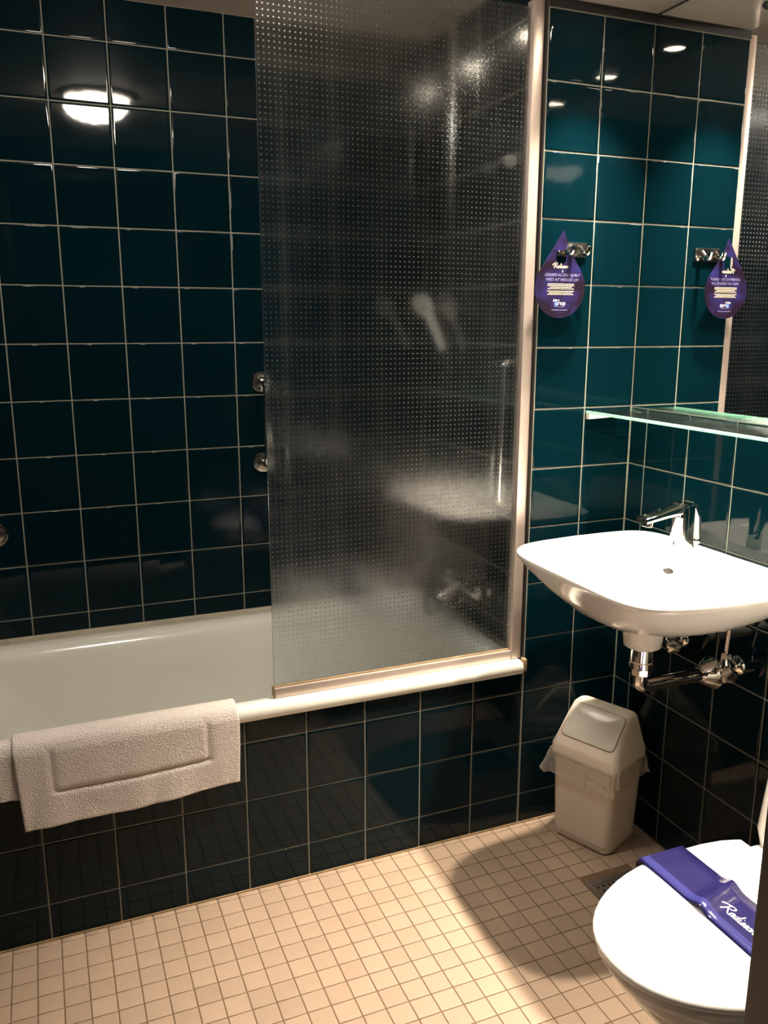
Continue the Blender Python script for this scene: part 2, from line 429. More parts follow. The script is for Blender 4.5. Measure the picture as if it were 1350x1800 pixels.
# ------------------------------------------------------------------ bathtub
tub = thing('bathtub', 'built-in white enamel bathtub behind the dark tiled apron', 'bathtub', ((XL + XE) / 2, .33, 0))
NX = 10
def trr(ix, iy0, iy1, r, z, ix0=None): return rrect(XL + .004 + (ix if ix0 is None else ix0), XE - .002 - ix, -.015 + iy0, D - .004 - iy1, r, z, NX)
rings = [trr(0, .006, 0, .012, .456), trr(0, 0, 0, .012, .462), trr(0, .000, 0, .012, .476), trr(.002, .004, .002, .012, .486), trr(.008, .012, .006, .012, .4905),
         trr(.03, .030, .030, .03, .491), trr(.045, .046, .044, .06, .4895), trr(.056, .055, .056, .08, .484), trr(.064, .062, .066, .09, .472), trr(.070, .066, .074, .10, .455, .11),
         trr(.080, .072, .083, .11, .38, .15), trr(.092, .080, .095, .12, .28, .21), trr(.11, .095, .11, .13, .20, .27), trr(.14, .125, .14, .13, .15, .32), trr(.19, .17, .19, .12, .128, .38)]
part('shell', loft(rings, False, True), M['enamel'], tub, 50)
part('waste', lathe([(.0, .129), (.03, .131), (.034, .129), (.036, .128)], (-.56, .33, 0), n=20), M['chrome'], tub)
struct('trim_2', box(XL + .01, XE, D - .012, D + .001, .489, .503, .003), M['caulk'], smooth=40)
struct('trim_3', gjoin(box(XE - .008, XE + .003, -.013, .004, .462, .497, .003), box(XE - .012, XE - .002, -.010, -.002, .455, .460, .001)), M['stain'], smooth=40)

# ------------------------------------------------------------------ shower screen
scr = thing('shower_screen', 'dotted textured glass bath screen in an aluminium frame', 'shower screen', (-.655, .028, .491))
gx0, gx1, gz0, gz1, gy = -.984, -.322, .512, 2.085, .026
def dotted_pane():
    V, F = [], []; nx, nz = 58, 136; dx, dz = (gx1 - gx0) / nx, (gz1 - gz0) / nz; hb, dep = .0015, .0006
    idx = {}
    for j in range(nz + 1):
        for i in range(nx + 1): idx[i, j] = len(V); V.append((gx0 + i * dx, gy, gz0 + j * dz))
    for j in range(nz):
        for i in range(nx):
            cx, cz = gx0 + (i + .5) * dx, gz0 + (j + .5) * dz; k = len(V)
            V += [(cx - hb, gy, cz - hb), (cx + hb, gy, cz - hb), (cx + hb, gy, cz + hb), (cx - hb, gy, cz + hb), (cx, gy - dep, cz)]
            a, b2, c, d2 = idx[i, j], idx[i + 1, j], idx[i + 1, j + 1], idx[i, j + 1]
            F += [(a, b2, k + 1, k), (b2, c, k + 2, k + 1), (c, d2, k + 3, k + 2), (d2, a, k, k + 3)]
            F += [(k + q, k + (q + 1) % 4, k + 4) for q in range(4)]
    # back and sides
    k = len(V); gb = gy + .005
    V += [(gx0, gb, gz0), (gx1, gb, gz0), (gx1, gb, gz1), (gx0, gb, gz1)]
    F.append((k, k + 3, k + 2, k + 1))
    F.append(tuple(idx[i, 0] for i in range(nx, -1, -1)) + (k, k + 1))
    F.append(tuple(idx[i, nz] for i in range(nx + 1)) + (k + 2, k + 3))
    F.append(tuple(idx[0, j] for j in range(nz + 1)) + (k + 3, k))
    F.append(tuple(idx[nx, j] for j in range(nz, -1, -1)) + (k + 1, k + 2))
    return V, F
gp = part('glass_pane', dotted_pane(), M['gpane'], scr, None, label='clear glass pressed with a grid of small dots', recalc=False)
gp.data.materials.append(M['gdot'])
for f_ in gp.data.polygons:
    if len(f_.vertices) == 3: f_.material_index = 1
part('wall_profile', gjoin(box(-.334, -.306, .012, .044, .492, 2.098, .004), box(-.3075, -.3025, .016, .040, .492, 2.098, .001)), M['alu'], scr)
part('bottom_rail', box(-.985, -.334, .014, .040, .4915, .5165, .003), M['alu'], scr)
part('seal_strip', gjoin(box(-.984, -.335, .0215, .0255, .5165, .520), box(-.9865, -.985, .014, .040, .4915, .5165)), M['stain'], scr, None)
part('edge_seal', box(-.3025, -.3005, .004, .040, .497, 2.098), M['dark'], scr, None)

# ------------------------------------------------------------------ bath fittings seen through the glass
def grab_bar(name, label, a, b2, wall_dir, off, r=.0105, rr=.027, group='chrome grab bars over the tub'):
    """bar standing off a wall between two round roses"""
    wd = Vector(wall_dir); A, B2 = Vector(a), Vector(b2); t = thing(name, label, 'grab bar', tuple(B2 if B2.z < A.z else A), group)
    part('bar', tube(arc_path([A, A + wd * off, B2 + wd * off, B2], .045), r, 16), M['chrome'], t)
    for P in (A, B2): part('rosette', lathe([(rr, .0), (rr, .005), (rr * .90, .009), (rr * .74, .0095), (rr * .70, .0075), (rr * .48, .009), (r * 1.05, .018)], P, wd, 26), M['chromed'], t)
    return t
grab_bar('grab_bar', 'short vertical chrome grab bar beside the edge of the glass screen', (-.836, D, 1.205), (-.838, D, .963), (0, -1, 0), .062, .0105, .031)
grab_bar('grab_bar', 'chrome grab bar cut off at the left edge above the tub', (-1.598, D, .806), (-1.80, D, .60), (0, -1, 0), .065, .012, .036)
grab_bar('grab_bar', 'long vertical chrome grab bar behind the glass next to the frame', (XE, .074, 1.279), (XE, .080, .905), (-1, 0, 0), .050, .0105, .022)
sr = thing('shower_rail', 'tall grey shower riser rail on the alcove end wall', 'shower rail', (XE - .04, .392, 1.05))
part('rail', tube([(XE - .045, .392, 1.08), (XE - .045, .392, 2.16)], .0105, 16), M['chromed'], sr)
for z in (1.12, 2.13): part('wall_bracket', gjoin(tube([(XE, .392, z), (XE - .045, .392, z)], .009), lathe([(.016, -.015), (.016, .015)], (XE - .045, .392, z))), M['chromed'], sr)
part('slider', gjoin(lathe([(.019, -.025), (.021, -.018), (.021, .018), (.019, .025)], (XE - .045, .392, 1.41)), tube([(XE - .045, .392, 1.41), (XE - .085, .39, 1.415)], .011)), M['drain'], sr)
hs = thing('hand_shower', 'pale hand shower hanging on the rail behind the glass', 'hand shower', (XE - .09, .40, 1.31))
part('handle', tube([(XE - .075, .372, 1.30), (XE - .085, .392, 1.35), (XE - .10, .425, 1.41)], [.010, .0125, .014]), M['shower_w'], hs)
part('spray_head', gjoin(lathe([(.012, -.022), (.03, -.014), (.036, 0), (.034, .008), (.0, .009)], (XE - .105, .445, 1.425), (-.75, -.25, -.55), 24)), M['shower_w'], hs)
part('hose', tube(smooth_path([(XE - .075, .372, 1.30), (XE - .075, .360, 1.22), (XE - .07, .360, 1.10), (XE - .075, .385, .93), (XE - .08, .40, .80), (XE - .10, .405, .62), (XE - .11, .385, .52), (XE - .10, .34, .53), (XE - .06, .30, .60)]), .0075, 10), M['chromed'], hs)
bm_ = thing('bath_mixer', 'chrome bath mixer tap with two round handles above the tub end', 'tap', (XE - .05, .26, .60))
part('body', gjoin(tube([(XE - .05, .19, .635), (XE - .05, .335, .635)], .019, 18), tube([(XE - .05, .262, .635), (XE - .09, .262, .625), (XE - .13, .262, .60)], [.016, .014, .012])), M['chromed'], bm_)
for y in (.205, .32):
    part('wall_union', gjoin(tube([(XE, y, .635), (XE - .05, y, .635)], .011), lathe([(.026, 0), (.026, .004), (.014, .012)], (XE, y, .635), (-1, 0, 0))), M['chromed'], bm_)
for y, s in ((.19, -1), (.335, 1)):
    part('handle', lathe([(.014, 0), (.022, .008), (.0235, .022), (.021, .032), (.012, .036), (0, .037)], (XE - .05, y, .635), (0, s, 0), 12), M['chrome'], bm_)
ln = thing('clothes_line', 'small pale clothesline holder on the end wall near the frame', 'clothesline', (XE - .02, .142, 1.74))
part('housing', lathe([(.014, 0), (.014, .012), (.012, .020), (.006, .024), (0, .025)], (XE, .142, 1.772), (-1, 0, 0), 22), M['shower_w'], ln)
part('knob', sphere((XE - .032, .142, 1.772), .008), M['chromed'], ln)

# ------------------------------------------------------------------ mirror, shelf
mir = thing('wall_mirror', 'large frameless mirror filling the right wall above the shelf', 'mirror', (-.001, YF / 2, ZM))
part('silvered_sheet', box(-.0008, REC - .0001, YF + .01, -.0012, ZM, ZC - .004), M['mirror'], mir, None)
sh = thing('glass_shelf', 'ribbed green-edged glass shelf under the mirror', 'shelf', (-.073, -.42, 1.147))
part('glass_plate', box(-.144, -.002, -.86, -.003, 1.1478, 1.1545), M['shelf'], sh, None)
part('front_edge', gjoin(*[box(-.1462, -.1445, -.86 + i * .0054, -.86 + i * .0054 + .0042, 1.1478, 1.1545) for i in range(159)], box(-.1448, -.144, -.86, -.003, 1.1476, 1.1547)), M['sgreen'], sh, None, label='green ribbed front edge of the glass')
for y0 in (-.014, -.86):
    part('bracket', loft([[(-.144, y0, 1.1475), (-.05, y0, 1.1475), (-.05, y0, 1.137), (-.144, y0, 1.133)], [(-.144, y0 + .012, 1.1475), (-.05, y0 + .012, 1.1475), (-.05, y0 + .012, 1.137), (-.144, y0 + .012, 1.133)]]), M['bracket'], sh, None)

# ------------------------------------------------------------------ washbasin
YB, ZB = -.378, .850
def basin_ring(sx, sy, z, xback=-.004, n=72, bulge=1.0, x_ext=.449, pw=3.4, sag=0):
    """rounded trapezoid: straight back on the wall, wide rounded front"""
    out = []
    for k in range(n):
        a = 2 * math.pi * k / n; c, s = math.cos(a), math.sin(a)
        X = math.copysign(abs(c) ** (2 / pw), c); Y = math.copysign(abs(s) ** (2 / pw), s)
        depth = x_ext * sx; cxm = xback - depth / 2
        x = cxm + X * depth / 2
        f = (xback - x) / depth
        hw = .283 * sy * (1 - .11 * max(0, (f - .45) / .55) ** 1.6)
        out.append((x, YB + Y * hw, z - sag * (1 - abs(Y)) * max(0, f - .5)))
    return out
wbz = thing('washbasin', 'white ceramic wall-hung washbasin under the glass shelf', 'washbasin', (-.22, YB, .67))
out_r = [basin_ring(.50, .24, .703, pw=2.2), basin_ring(.60, .30, .706, pw=2.3), basin_ring(.71, .42, .718, pw=2.5), basin_ring(.84, .64, .748, pw=2.9), basin_ring(.92, .82, .782, pw=3.6), basin_ring(.966, .925, .813, pw=4.8), basin_ring(.989, .975, .832, pw=5.6),
         basin_ring(.998, .998, .841, pw=6), basin_ring(1.0, 1.0, .8465, pw=6), basin_ring(.994, .994, .8505, pw=6)]
def inner(sx, sy, z, xb, pw=3.2): return basin_ring(sx, sy, z, xb, pw=pw)
in_r = [basin_ring(.955, .955, .8495, pw=4.6), inner(.72, .88, .846, -.100), inner(.69, .84, .835, -.106, 3.0), inner(.64, .76, .79, -.118, 2.7), inner(.54, .60, .752, -.14, 2.4), inner(.36, .36, .735, -.18, 2.2), inner(.12, .10, .730, -.235, 2)]
part('bowl', loft(out_r + in_r, True, True), M['ceramic'], wbz, 60)
part('waste_boss', lathe([(.036, .647), (.043, .652), (.046, .680), (.056, .712)], (-.212, -.358, 0)), M['ceramic'], wbz, 50)
part('drain_plug', lathe([(.0, .7335), (.022, .7335), (.024, .731), (.024, .728)], (-.262, YB, 0)), M['chrome'], wbz)
part('overflow_slot', loft([[(xs_, -.3185 + .0135 * math.cos(6.2832 * k / 16), .8065 + .0058 * math.sin(6.2832 * k / 16)) for k in range(16)] for xs_ in (-.1225, -.106)]), M['dark'], wbz, None, label='dark oval overflow slot')

# tap
tx, ty = -.117, -.353
tap = thing('basin_tap', 'chrome single-spout sensor tap standing on the washbasin', 'tap', (tx, ty, ZB))
def tap_ring(z, hx, hy, dx=0): return rrect(tx - hx + dx, tx + hx + dx, ty - hy, ty + hy, min(hx, hy) * .55, z, 5)
part('body', loft([tap_ring(.8485, .0235, .0235), tap_ring(.853, .024, .024), tap_ring(.90, .0215, .022), tap_ring(.945, .0215, .0215), tap_ring(.972, .0225, .0205, -.002), tap_ring(.979, .019, .017, -.002)]), M['chrome'], tap, 40)
def sp_ring(x, zc, hy, hz):
    return [(x, ty + hy * c, zc + hz * s) for c, s in [(math.copysign(abs(math.cos(a)) ** .6, math.cos(a)), math.copysign(abs(math.sin(a)) ** .6, math.sin(a))) for a in [2 * math.pi * k / 20 for k in range(20)]]]
sp_ = part('spout', loft([sp_ring(tx + .012, .966, .018, .0125), sp_ring(tx - .02, .964, .020, .0125), sp_ring(tx - .06, .957, .020, .0100), sp_ring(tx - .095, .950, .0195, .0085), sp_ring(tx - .116, .946, .0185, .0080)]), M['chrome'], tap, 40)
part('aerator', lathe([(.0125, 0), (.0125, .012), (.010, .013)], (tx - .100, ty, .943), (-.2, 0, -1), 20), M['chromed'], sp_)
part('sensor_eye', loft([[(tx - .0225, ty - .0 + .0035 * math.cos(a), .880 + .010 * math.sin(a)) for a in [2 * math.pi * k / 14 for k in range(14)]], [(tx - .020, ty + .0035 * math.cos(a), .880 + .010 * math.sin(a)) for a in [2 * math.pi * k / 14 for k in range(14)]]]), M['dark'], tap, None, label='dark oval sensor window')
part('side_lever', gjoin(tube([(tx + .018, ty - .008, .968), (tx + .030, ty - .010, .945), (tx + .034, ty - .010, .892)], [.012, .010, .008], 12), sphere((tx + .034, ty - .010, .888), .0095)), M['chrome'], tap, 40)

# drain trap and valves
PXT, py = -.212, -.358
trp = thing('drain_trap', 'chrome waste pipe bending from the washbasin into the wall', 'pipe', (PXT, py, .53))
part('tailpiece', lathe([(.021, .596), (.0285, .598), (.0285, .612), (.026, .614), (.026, .650)], (PXT, py, 0), n=26), M['chrome'], trp)
part('nut', lathe([(.0235, .580), (.0245, .582), (.0245, .595), (.0235, .597)], (PXT, py, 0), n=8), M['chrome'], trp, 20)
part('bend', tube(arc_path([(PXT, py, .590), (PXT, py, .548), (-.02, py, .548)], .042, 10), .0165, 20), M['chrome'], trp)
part('rosette', lathe([(.042, 0), (.041, .003), (.024, .030), (.021, .034), (.0175, .034)], (0, py, .548), (-1, 0, 0), 30), M['chrome'], trp)
def valve(label, y, z, top):
    v = thing('angle_valve', label, 'valve', (-.03, y, z - .03), 'chrome angle valves under the washbasin')
    part('wall_rose', lathe([(.024, 0), (.022, .004), (.012, .009)], (0, y, z), (-1, 0, 0), 22), M['chrome'], v)
    part('body', gjoin(tube([(-.004, y, z), (-.040, y, z)], .0095), lathe([(.0085, -.014), (.0125, -.010), (.0135, .0), (.0125, .012), (.010, .016), (.010, .030)], (-.038, y, z))), M['chrome'], v)
    part('nut', lathe([(.0125, .024), (.0125, .036), (.008, .038)], (-.038, y, z), n=6), M['chrome'], v, 20)
    ax = Vector((-.35, -.88, -.30)).normalized(); u_, v_, _ = frame(ax); c0 = Vector((-.038, y, z)) + ax * .012
    def kn(rr, h): return [c0 + ax * h + (u_ * math.cos(6.2832 * k / 40) + v_ * math.sin(6.2832 * k / 40)) * rr * (1 + .10 * math.cos(5 * 6.2832 * k / 40)) for k in range(40)]
    part('handle', gjoin(tube([c0 - ax * .004, c0 + ax * .010], .007), loft([kn(.010, .008), kn(.0185, .011), kn(.0195, .018), kn(.0175, .023), kn(.009, .025)])), M['chrome'], v, 40)
    part('supply_hose', tube(smooth_path([(-.036, y, z + .036), (-.037, y - .001, z + (top - z) * .4), (-.042, y - .010, top)]), .0055, 10), M['chromed'], v)
valve('chrome angle valve half hidden behind the drain pipe', -.254, .602, .71)
valve('chrome angle valve with a grey hose right of the drain rosette', -.437, .598, .715)

# ------------------------------------------------------------------ toilet
YT = -.924
def egg(xb, xm, xt, hw, z, n=26, back=.9, pw=2.15):
    out = []
    for k in range(n + 1):
        a = math.pi / 2 * (1 - 2 * k / n)          # +90 .. -90 around the tip
        c, s = math.cos(a), math.sin(a)
        out.append((xm - (xm - xt) * abs(c) ** (2 / pw), YT + hw * math.copysign(abs(s) ** (2 / pw), s), z))
    for f in (.35, .7, .93, 1): out.append((xm + (xb - xm) * f, YT - hw * (1 - (1 - back) * f ** 3), z))
    for f in (.7, .35, 0, -.35, -.7): out.append((xb, YT + hw * back * -f if False else YT - hw * back * f, z))
    for f in (1, .93, .7, .35): out.append((xm + (xb - xm) * f, YT + hw * (1 - (1 - back) * f ** 3), z))
    return out
wc_ = thing('toilet', 'white close-coupled toilet with closed lid beside the door frame', 'toilet', (-.35, YT, 0))
part('bowl', loft([egg(-.06, -.25, -.50, .105, 0), egg(-.06, -.25, -.505, .105, .02), egg(-.06, -.27, -.50, .100, .10), egg(-.06, -.28, -.54, .118, .19), egg(-.06, -.32, -.62, .150, .28), egg(-.06, -.36, -.675, .170, .345), egg(-.06, -.38, -.695, .176, .375), egg(-.06, -.38, -.695, .176, .384), egg(-.06, -.38, -.685, .168, .387)]), M['ceramic'], wc_, 60)
part('seat', loft([egg(-.285, -.41, -.700, .176, .388), egg(-.285, -.41, -.704, .179, .390), egg(-.285, -.41, -.704, .179, .400), egg(-.285, -.41, -.700, .176, .402)]), M['seat'], wc_, 60)
part('lid', loft([egg(-.287, -.41, -.703, .178, .4025), egg(-.287, -.41, -.709, .182, .405), egg(-.287, -.41, -.710, .183, .412), egg(-.289, -.41, -.706, .180, .4175), egg(-.295, -.41, -.694, .170, .4205), egg(-.32, -.41, -.64, .13, .4225), egg(-.36, -.42, -.55, .07, .4230)]), M['seat'], wc_, 60)
for s in (-1, 1): part('hinge', tube([(-.268, YT + s * .09, .408), (-.268, YT + s * .055, .408)], .012, 14), M['seat'], wc_)
def cis(z, hw, xf, r=.022): return rrect(xf, -.004, YT - hw, YT + hw, r, z, 6)
ct = part('cistern', loft([cis(.374, .165, -.215), cis(.384, .182, -.230), cis(.42, .187, -.236), cis(.60, .170, -.232), cis(.74, .158, -.226), cis(.746, .154, -.222)]), M['ceramic'], wc_, 60)
part('cistern_lid', loft([cis(.746, .160, -.228), cis(.750, .164, -.231), cis(.772, .164, -.231), cis(.779, .158, -.225), cis(.781, .12, -.18)]), M['ceramic'], wc_, 60)
part('flush_button', lathe([(.022, .781), (.022, .784), (.019, .786), (0, .786)], (-.12, YT, 0)), M['chrome'], ct)

# script wordmark as flat strokes (units: x-height about .45)
SCRIPT = [[(.16, .98), (.08, .5), (-.06, -.06)], [(-.42, .46), (-.30, .72), (.05, .95), (.45, 1.04), (.66, .90), (.52, .66), (.16, .50)], [(.22, .50), (.42, .26), (.62, .03), (.78, .02)],
          [(1.06, .44), (.90, .46), (.76, .26), (.80, .05), (.94, .08), (1.06, .42), (1.04, .10), (1.16, .02)], [(1.50, .44), (1.34, .46), (1.20, .26), (1.24, .05), (1.38, .08), (1.50, .40), (1.62, .98)], [(1.50, .42), (1.48, .10), (1.60, .02)],
          [(1.74, .42), (1.68, .10), (1.80, .02), (1.92, .12)], [(1.80, .66), (1.83, .70)], [(1.92, .12), (2.08, .46), (2.14, .24), (2.10, .04), (1.96, .04)], [(2.12, .04), (2.28, .20), (2.40, .46), (2.46, .24), (2.42, .04), (2.28, .04)],
          [(2.74, .44), (2.58, .34), (2.56, .10), (2.70, .03), (2.84, .18), (2.80, .40), (2.72, .46)], [(2.96, .42), (2.92, .02), (2.98, .26), (3.14, .45), (3.22, .32), (3.18, .08), (3.30, .03)]]
def script_geo(org, ex, ey, ez, sc, wd=.055, th=.0002, zfun=None):
    gs = []; ex, ey, ez, org = Vector(ex), Vector(ey), Vector(ez), Vector(org)
    for st in SCRIPT:
        P = smooth_path([(a, b2, 0) for a, b2 in st], 5); L, R = [], []
        for i, p in enumerate(P):
            t = (P[min(i + 1, len(P) - 1)] - P[max(i - 1, 0)]); t = t.normalized() if t.length > 1e-6 else Vector((1, 0, 0))
            nn = Vector((-t.y, t.x, 0)) * wd * (.75 + .5 * abs(t.y))
            for lst, q in ((L, p + nn), (R, p - nn)):
                wq = org + ex * q.x * sc + ey * q.y * sc
                if zfun: wq = Vector((wq.x, wq.y, zfun(wq.x, wq.y)))
                lst.append(wq + ez * th)
        V = L + R; n_ = len(P); gs.append((V, [(i, i + 1, n_ + i + 1, n_ + i) for i in range(n_ - 1)]))
    return gjoin(*gs)

# paper band across the lid
BX = -.461
def band_z(x, y):
    t = (y - YT) / .19
    z = .4238 + .010 * math.exp(-((y - YT - .045 - (x - BX) * .25) / .016) ** 2) - .0015 * abs(t)
    return z
def band():
    ys = [.1835 - k * .3670 / 60 for k in range(61)]; V, F = [], []
    cols = [-.051, -.03, -.01, .01, .03, .051]
    rows = [[(BX + c, YT + .188, .385) for c in cols], [(BX + c, YT + .188, .410) for c in cols]] + [[(BX + c, YT + y, band_z(BX + c, YT + y)) for c in cols] for y in ys] + [[(BX + c, YT - .188, .410) for c in cols], [(BX + c, YT - .188, .385) for c in cols]]
    n_ = len(cols)
    g = ([p for r in rows for p in r] , [(i * n_ + j, i * n_ + j + 1, (i + 1) * n_ + j + 1, (i + 1) * n_ + j) for i in range(len(rows) - 1) for j in range(n_ - 1)])
    return g
bd = solo('paper_band', band(), M['band'], 'blue-violet paper hygiene band lying across the toilet lid', 'paper band', 40, loc=(BX, YT, .385))
sd = bd.modifiers.new('thickness', 'SOLIDIFY'); sd.thickness = .0004; sd.offset = 0
part('lettering', script_geo((BX - .012, YT + .020, 0), (0, -1, 0), (1, 0, 0), (0, 0, 1), .0205, .046, .0008, band_z), M['white'], bd, None, label='white script wordmark')

# ------------------------------------------------------------------ waste bin
bu, bv, bc = Vector((.394, -.919, 0)), Vector((.919, .394, 0)), Vector((-.134, -.122, 0))
def bl(u, v, z): return tuple(bc + bu * u + bv * v + Vector((0, 0, z)))
def bring(hu, hv, z, r=.022, n=6, v0=0): return [bl(a, b2 + v0, z) for a, b2, _ in rrect(-hu, hu, -hv, hv, r, 0, n)]
bn = thing('waste_bin', 'beige plastic swing-top waste bin in the tiled corner', 'waste bin', tuple(bc))
part('body', loft([bring(.078, .068, .0006), bring(.083, .073, .006), bring(.084, .074, .022), bring(.0855, .0755, .0235), bring(.095, .080, .262)]), M['bin'], bn, 40)
# lid: skirt, then a hip with its ridge toward the back
lidr = [bring(.099, .083, .244), bring(.101, .085, .246), bring(.100, .084, .272)]
def hip(f, z, ins, n=6):
    return [bl(a, b2, z) for a, b2, _ in rrect(-.100 + ins, .100 - ins, -.084 + f[0], .084 - f[1], .018, 0, n)]
lid = lidr + [hip((.004, .002), .278, .003), hip((.012, .006), .290, .006), hip((.050, .020), .335, .011), hip((.078, .030), .366, .015), hip((.086, .034), .371, .019), hip((.092, .040), .3725, .026)]
ld = part('lid', loft(lid, True, True), M['bin'], bn, 45)
def slope_pt(u, t, lift=.0):   # t 0 at the front of the slope, 1 at the ridge
    v = -.084 + .015 + (.078 - .012) * t; z = .294 + (.366 - .294) * t
    nrm = Vector((0, -(.072), .066)).normalized()
    return bl(u, v + nrm.y * lift, z + nrm.z * lift)
def flap():
    outl = [(a, b2) for a, b2, _ in rrect(-.078, .078, .03, 1.05, .10, 0, 5)]
    def sq(s): return [(u * s, .54 + (t - .54) * s) for u, t in outl]
    def fix(pts, lift, bul=0): return [slope_pt(max(-.078, min(.078, u)), t, lift) for u, t in pts]
    outl = []
    for a, b2, _ in rrect(-.078, .078, -.051, .051, .014, 0, 5): outl.append((a, .54 + b2 / .102))
    R = [fix(outl, .0005), fix([(u * .985, .54 + (t - .54) * .985) for u, t in outl], .0035), fix([(u * .8, .54 + (t - .54) * .8) for u, t in outl], .0055), fix([(u * .4, .54 + (t - .54) * .4) for u, t in outl], .0075), fix([(u * .05, .54 + (t - .54) * .05) for u, t in outl], .008)]
    return loft(R, True, True)
part('flap', flap(), M['flap'], ld, 50, label='greyer rounded swing flap')
def groove():
    o1 = [(a, .54 + b2 / .102) for a, b2, _ in rrect(-.0798, .0798, -.0528, .0528, .0155, 0, 5)]; o2 = [(a, .54 + b2 / .102) for a, b2, _ in rrect(-.078, .078, -.051, .051, .014, 0, 5)]
    return loft([[slope_pt(u, t, .0008) for u, t in o1], [slope_pt(u, t, .0010) for u, t in o2]], False, False)
part('flap_gap', groove(), M['stain'], ld, None)
# clear liner folded over the edge
def liner():
    R = []; n = 64
    base = [(a, b2) for a, b2, _ in rrect(-.5, .5, -.5, .5, .12, 0, 15)]
    rnd = random.Random(3)
    ph = [rnd.uniform(0, 6.28) for _ in range(4)]
    for i, (z, ex) in enumerate(((.256, .0965), (.248, .1035), (.230, .1045), (.212, .106), (.200, .1075))):
        ring = []
        for k, (a, b2) in enumerate(base):
            s = k / len(base) * 6.283
            wob = .0022 * math.sin(5 * s + ph[0]) + .0016 * math.sin(11 * s + ph[1] + i * .5)
            e = ex + wob * (i / 2) + (.010 * (i / 4) if a < -.35 and b2 < .1 else 0)
            dz = (.012 * math.sin(2 * s + ph[2]) + .006 * math.sin(5 * s + ph[3])) * (i / 4)
            ring.append(bl(a * 2 * e, b2 * 2 * (e - .0145), z + dz - (.010 * (i / 4) if a > .2 and b2 < 0 else 0)))
        R.append(ring)
    return loft(R, False, False)
part('bin_liner', liner(), M['bag'], bn, 60, label='clear plastic bag folded over the edge', recalc=False)

# ------------------------------------------------------------------ floor drain
fd = thing('floor_drain', 'square grey metal floor drain with round holes beside the toilet', 'floor drain', ((DR[0] + DR[1]) / 2, (DR[2] + DR[3]) / 2, -.003))
part('surround', gjoin(box(DR[0], DR[1], DR[2], DR[2] + .016, -.003, .0006), box(DR[0], DR[1], DR[3] - .016, DR[3], -.003, .0006), box(DR[0], DR[0] + .016, DR[2] + .016, DR[3] - .016, -.003, .0006), box(DR[1] - .016, DR[1], DR[2] + .016, DR[3] - .016, -.003, .0006)), M['drain'], fd, None)
part('grate', box(DR[0] + .017, DR[1] - .017, DR[2] + .017, DR[3] - .017, -.003, .0004, .0006), M['drain'], fd)
hol = []
for i in range(7):
    for j in range(7):
        cx, cy = DR[0] + .027 + i * .0163, DR[2] + .027 + j * .0163
        hol.append(lathe([(.0046, .0002), (.0045, .0007), (0, .0007)], (cx + (.0034 if j % 2 else -.0034), cy, 0), n=10))
part('holes', gjoin(*hol), M['black'], fd, None, label='grid of dark round drain holes', stuff=True)  # black discs on the grate, coloured as the shade inside its holes

# ------------------------------------------------------------------ bath mats over the rim
def mat_geo(x0, x1, zb0, zb1, seed, lift, inner_z, border):
    rnd = random.Random(seed); nx, V = 60, []
    # path across the rim: inside the tub up, over, down outside
    yo, yi = -.016 - lift, .036
    prof = [(yi + .028, inner_z), (yi + .022, .44), (yi + .012, .475), (yi - .006, .4955 + lift), (yi - .024, .4985 + lift), (-.002, .4980 + lift), (-.012 - lift, .494 + lift * .5), (yo, .482)]
    nd = 34; rows = []
    for i in range(nx + 1):
        f = i / nx; x = x0 + (x1 - x0) * f; col = []
        zb = zb0 + (zb1 - zb0) * f + .003 * math.sin(f * 7 + seed)
        for y, z in prof: col.append((x, y, z))
        for k in range(1, nd + 1):
            t = k / nd; z = .482 + (zb - .482) * t
            xx = x + (.010 * t if f < .5 else 0) * (1 - 2 * f) + .003 * math.sin(t * 3 + seed) * (1 if f > .9 else 0)
            wv = .004 * t * math.sin(f * 11 + 2.1 * t + seed) + .0022 * t * math.sin(f * 23 + seed * 2)
            dep = 0
            if border:
                bx = min(abs(f - .155), abs(f - .855)); inside = .155 < f < .855
                hz = abs(t - .56)
                if bx < .012 and t < .58: dep = -.0085 * (1 - bx / .012)
                if inside and hz < .035: dep = min(dep, -.0085 * (1 - hz / .035))
            col.append((xx, yo - .002 - abs(wv) - dep * -1 * 0 + (-dep), z))
        rows.append(col)
    n_ = len(rows[0]); V = [p for r in rows for p in r]
    F = [(i * n_ + j, (i + 1) * n_ + j, (i + 1) * n_ + j + 1, i * n_ + j + 1) for i in range(nx) for j in range(n_ - 1)]
    return V, F
def bath_mat(label, *a):
    o = solo('bath_mat', mat_geo(*a), M['terry'], label, 'bath mat', 60, 'bath mats over the tub edge')
    s = o.modifiers.new('thickness', 'SOLIDIFY'); s.thickness = .0055; s.offset = 0
    u = o.modifiers.new('fine', 'SUBSURF'); u.levels = 1; u.render_levels = 1
    return o
bath_mat('white terry bath mat with a woven border over the tub edge', -1.567, -1.085, .297, .316, 1, .009, .40, True)
bath_mat('white terry bath mat at the left edge, partly behind the bordered one', -1.78, -1.552, .380, .378, 4, .001, .41, False)

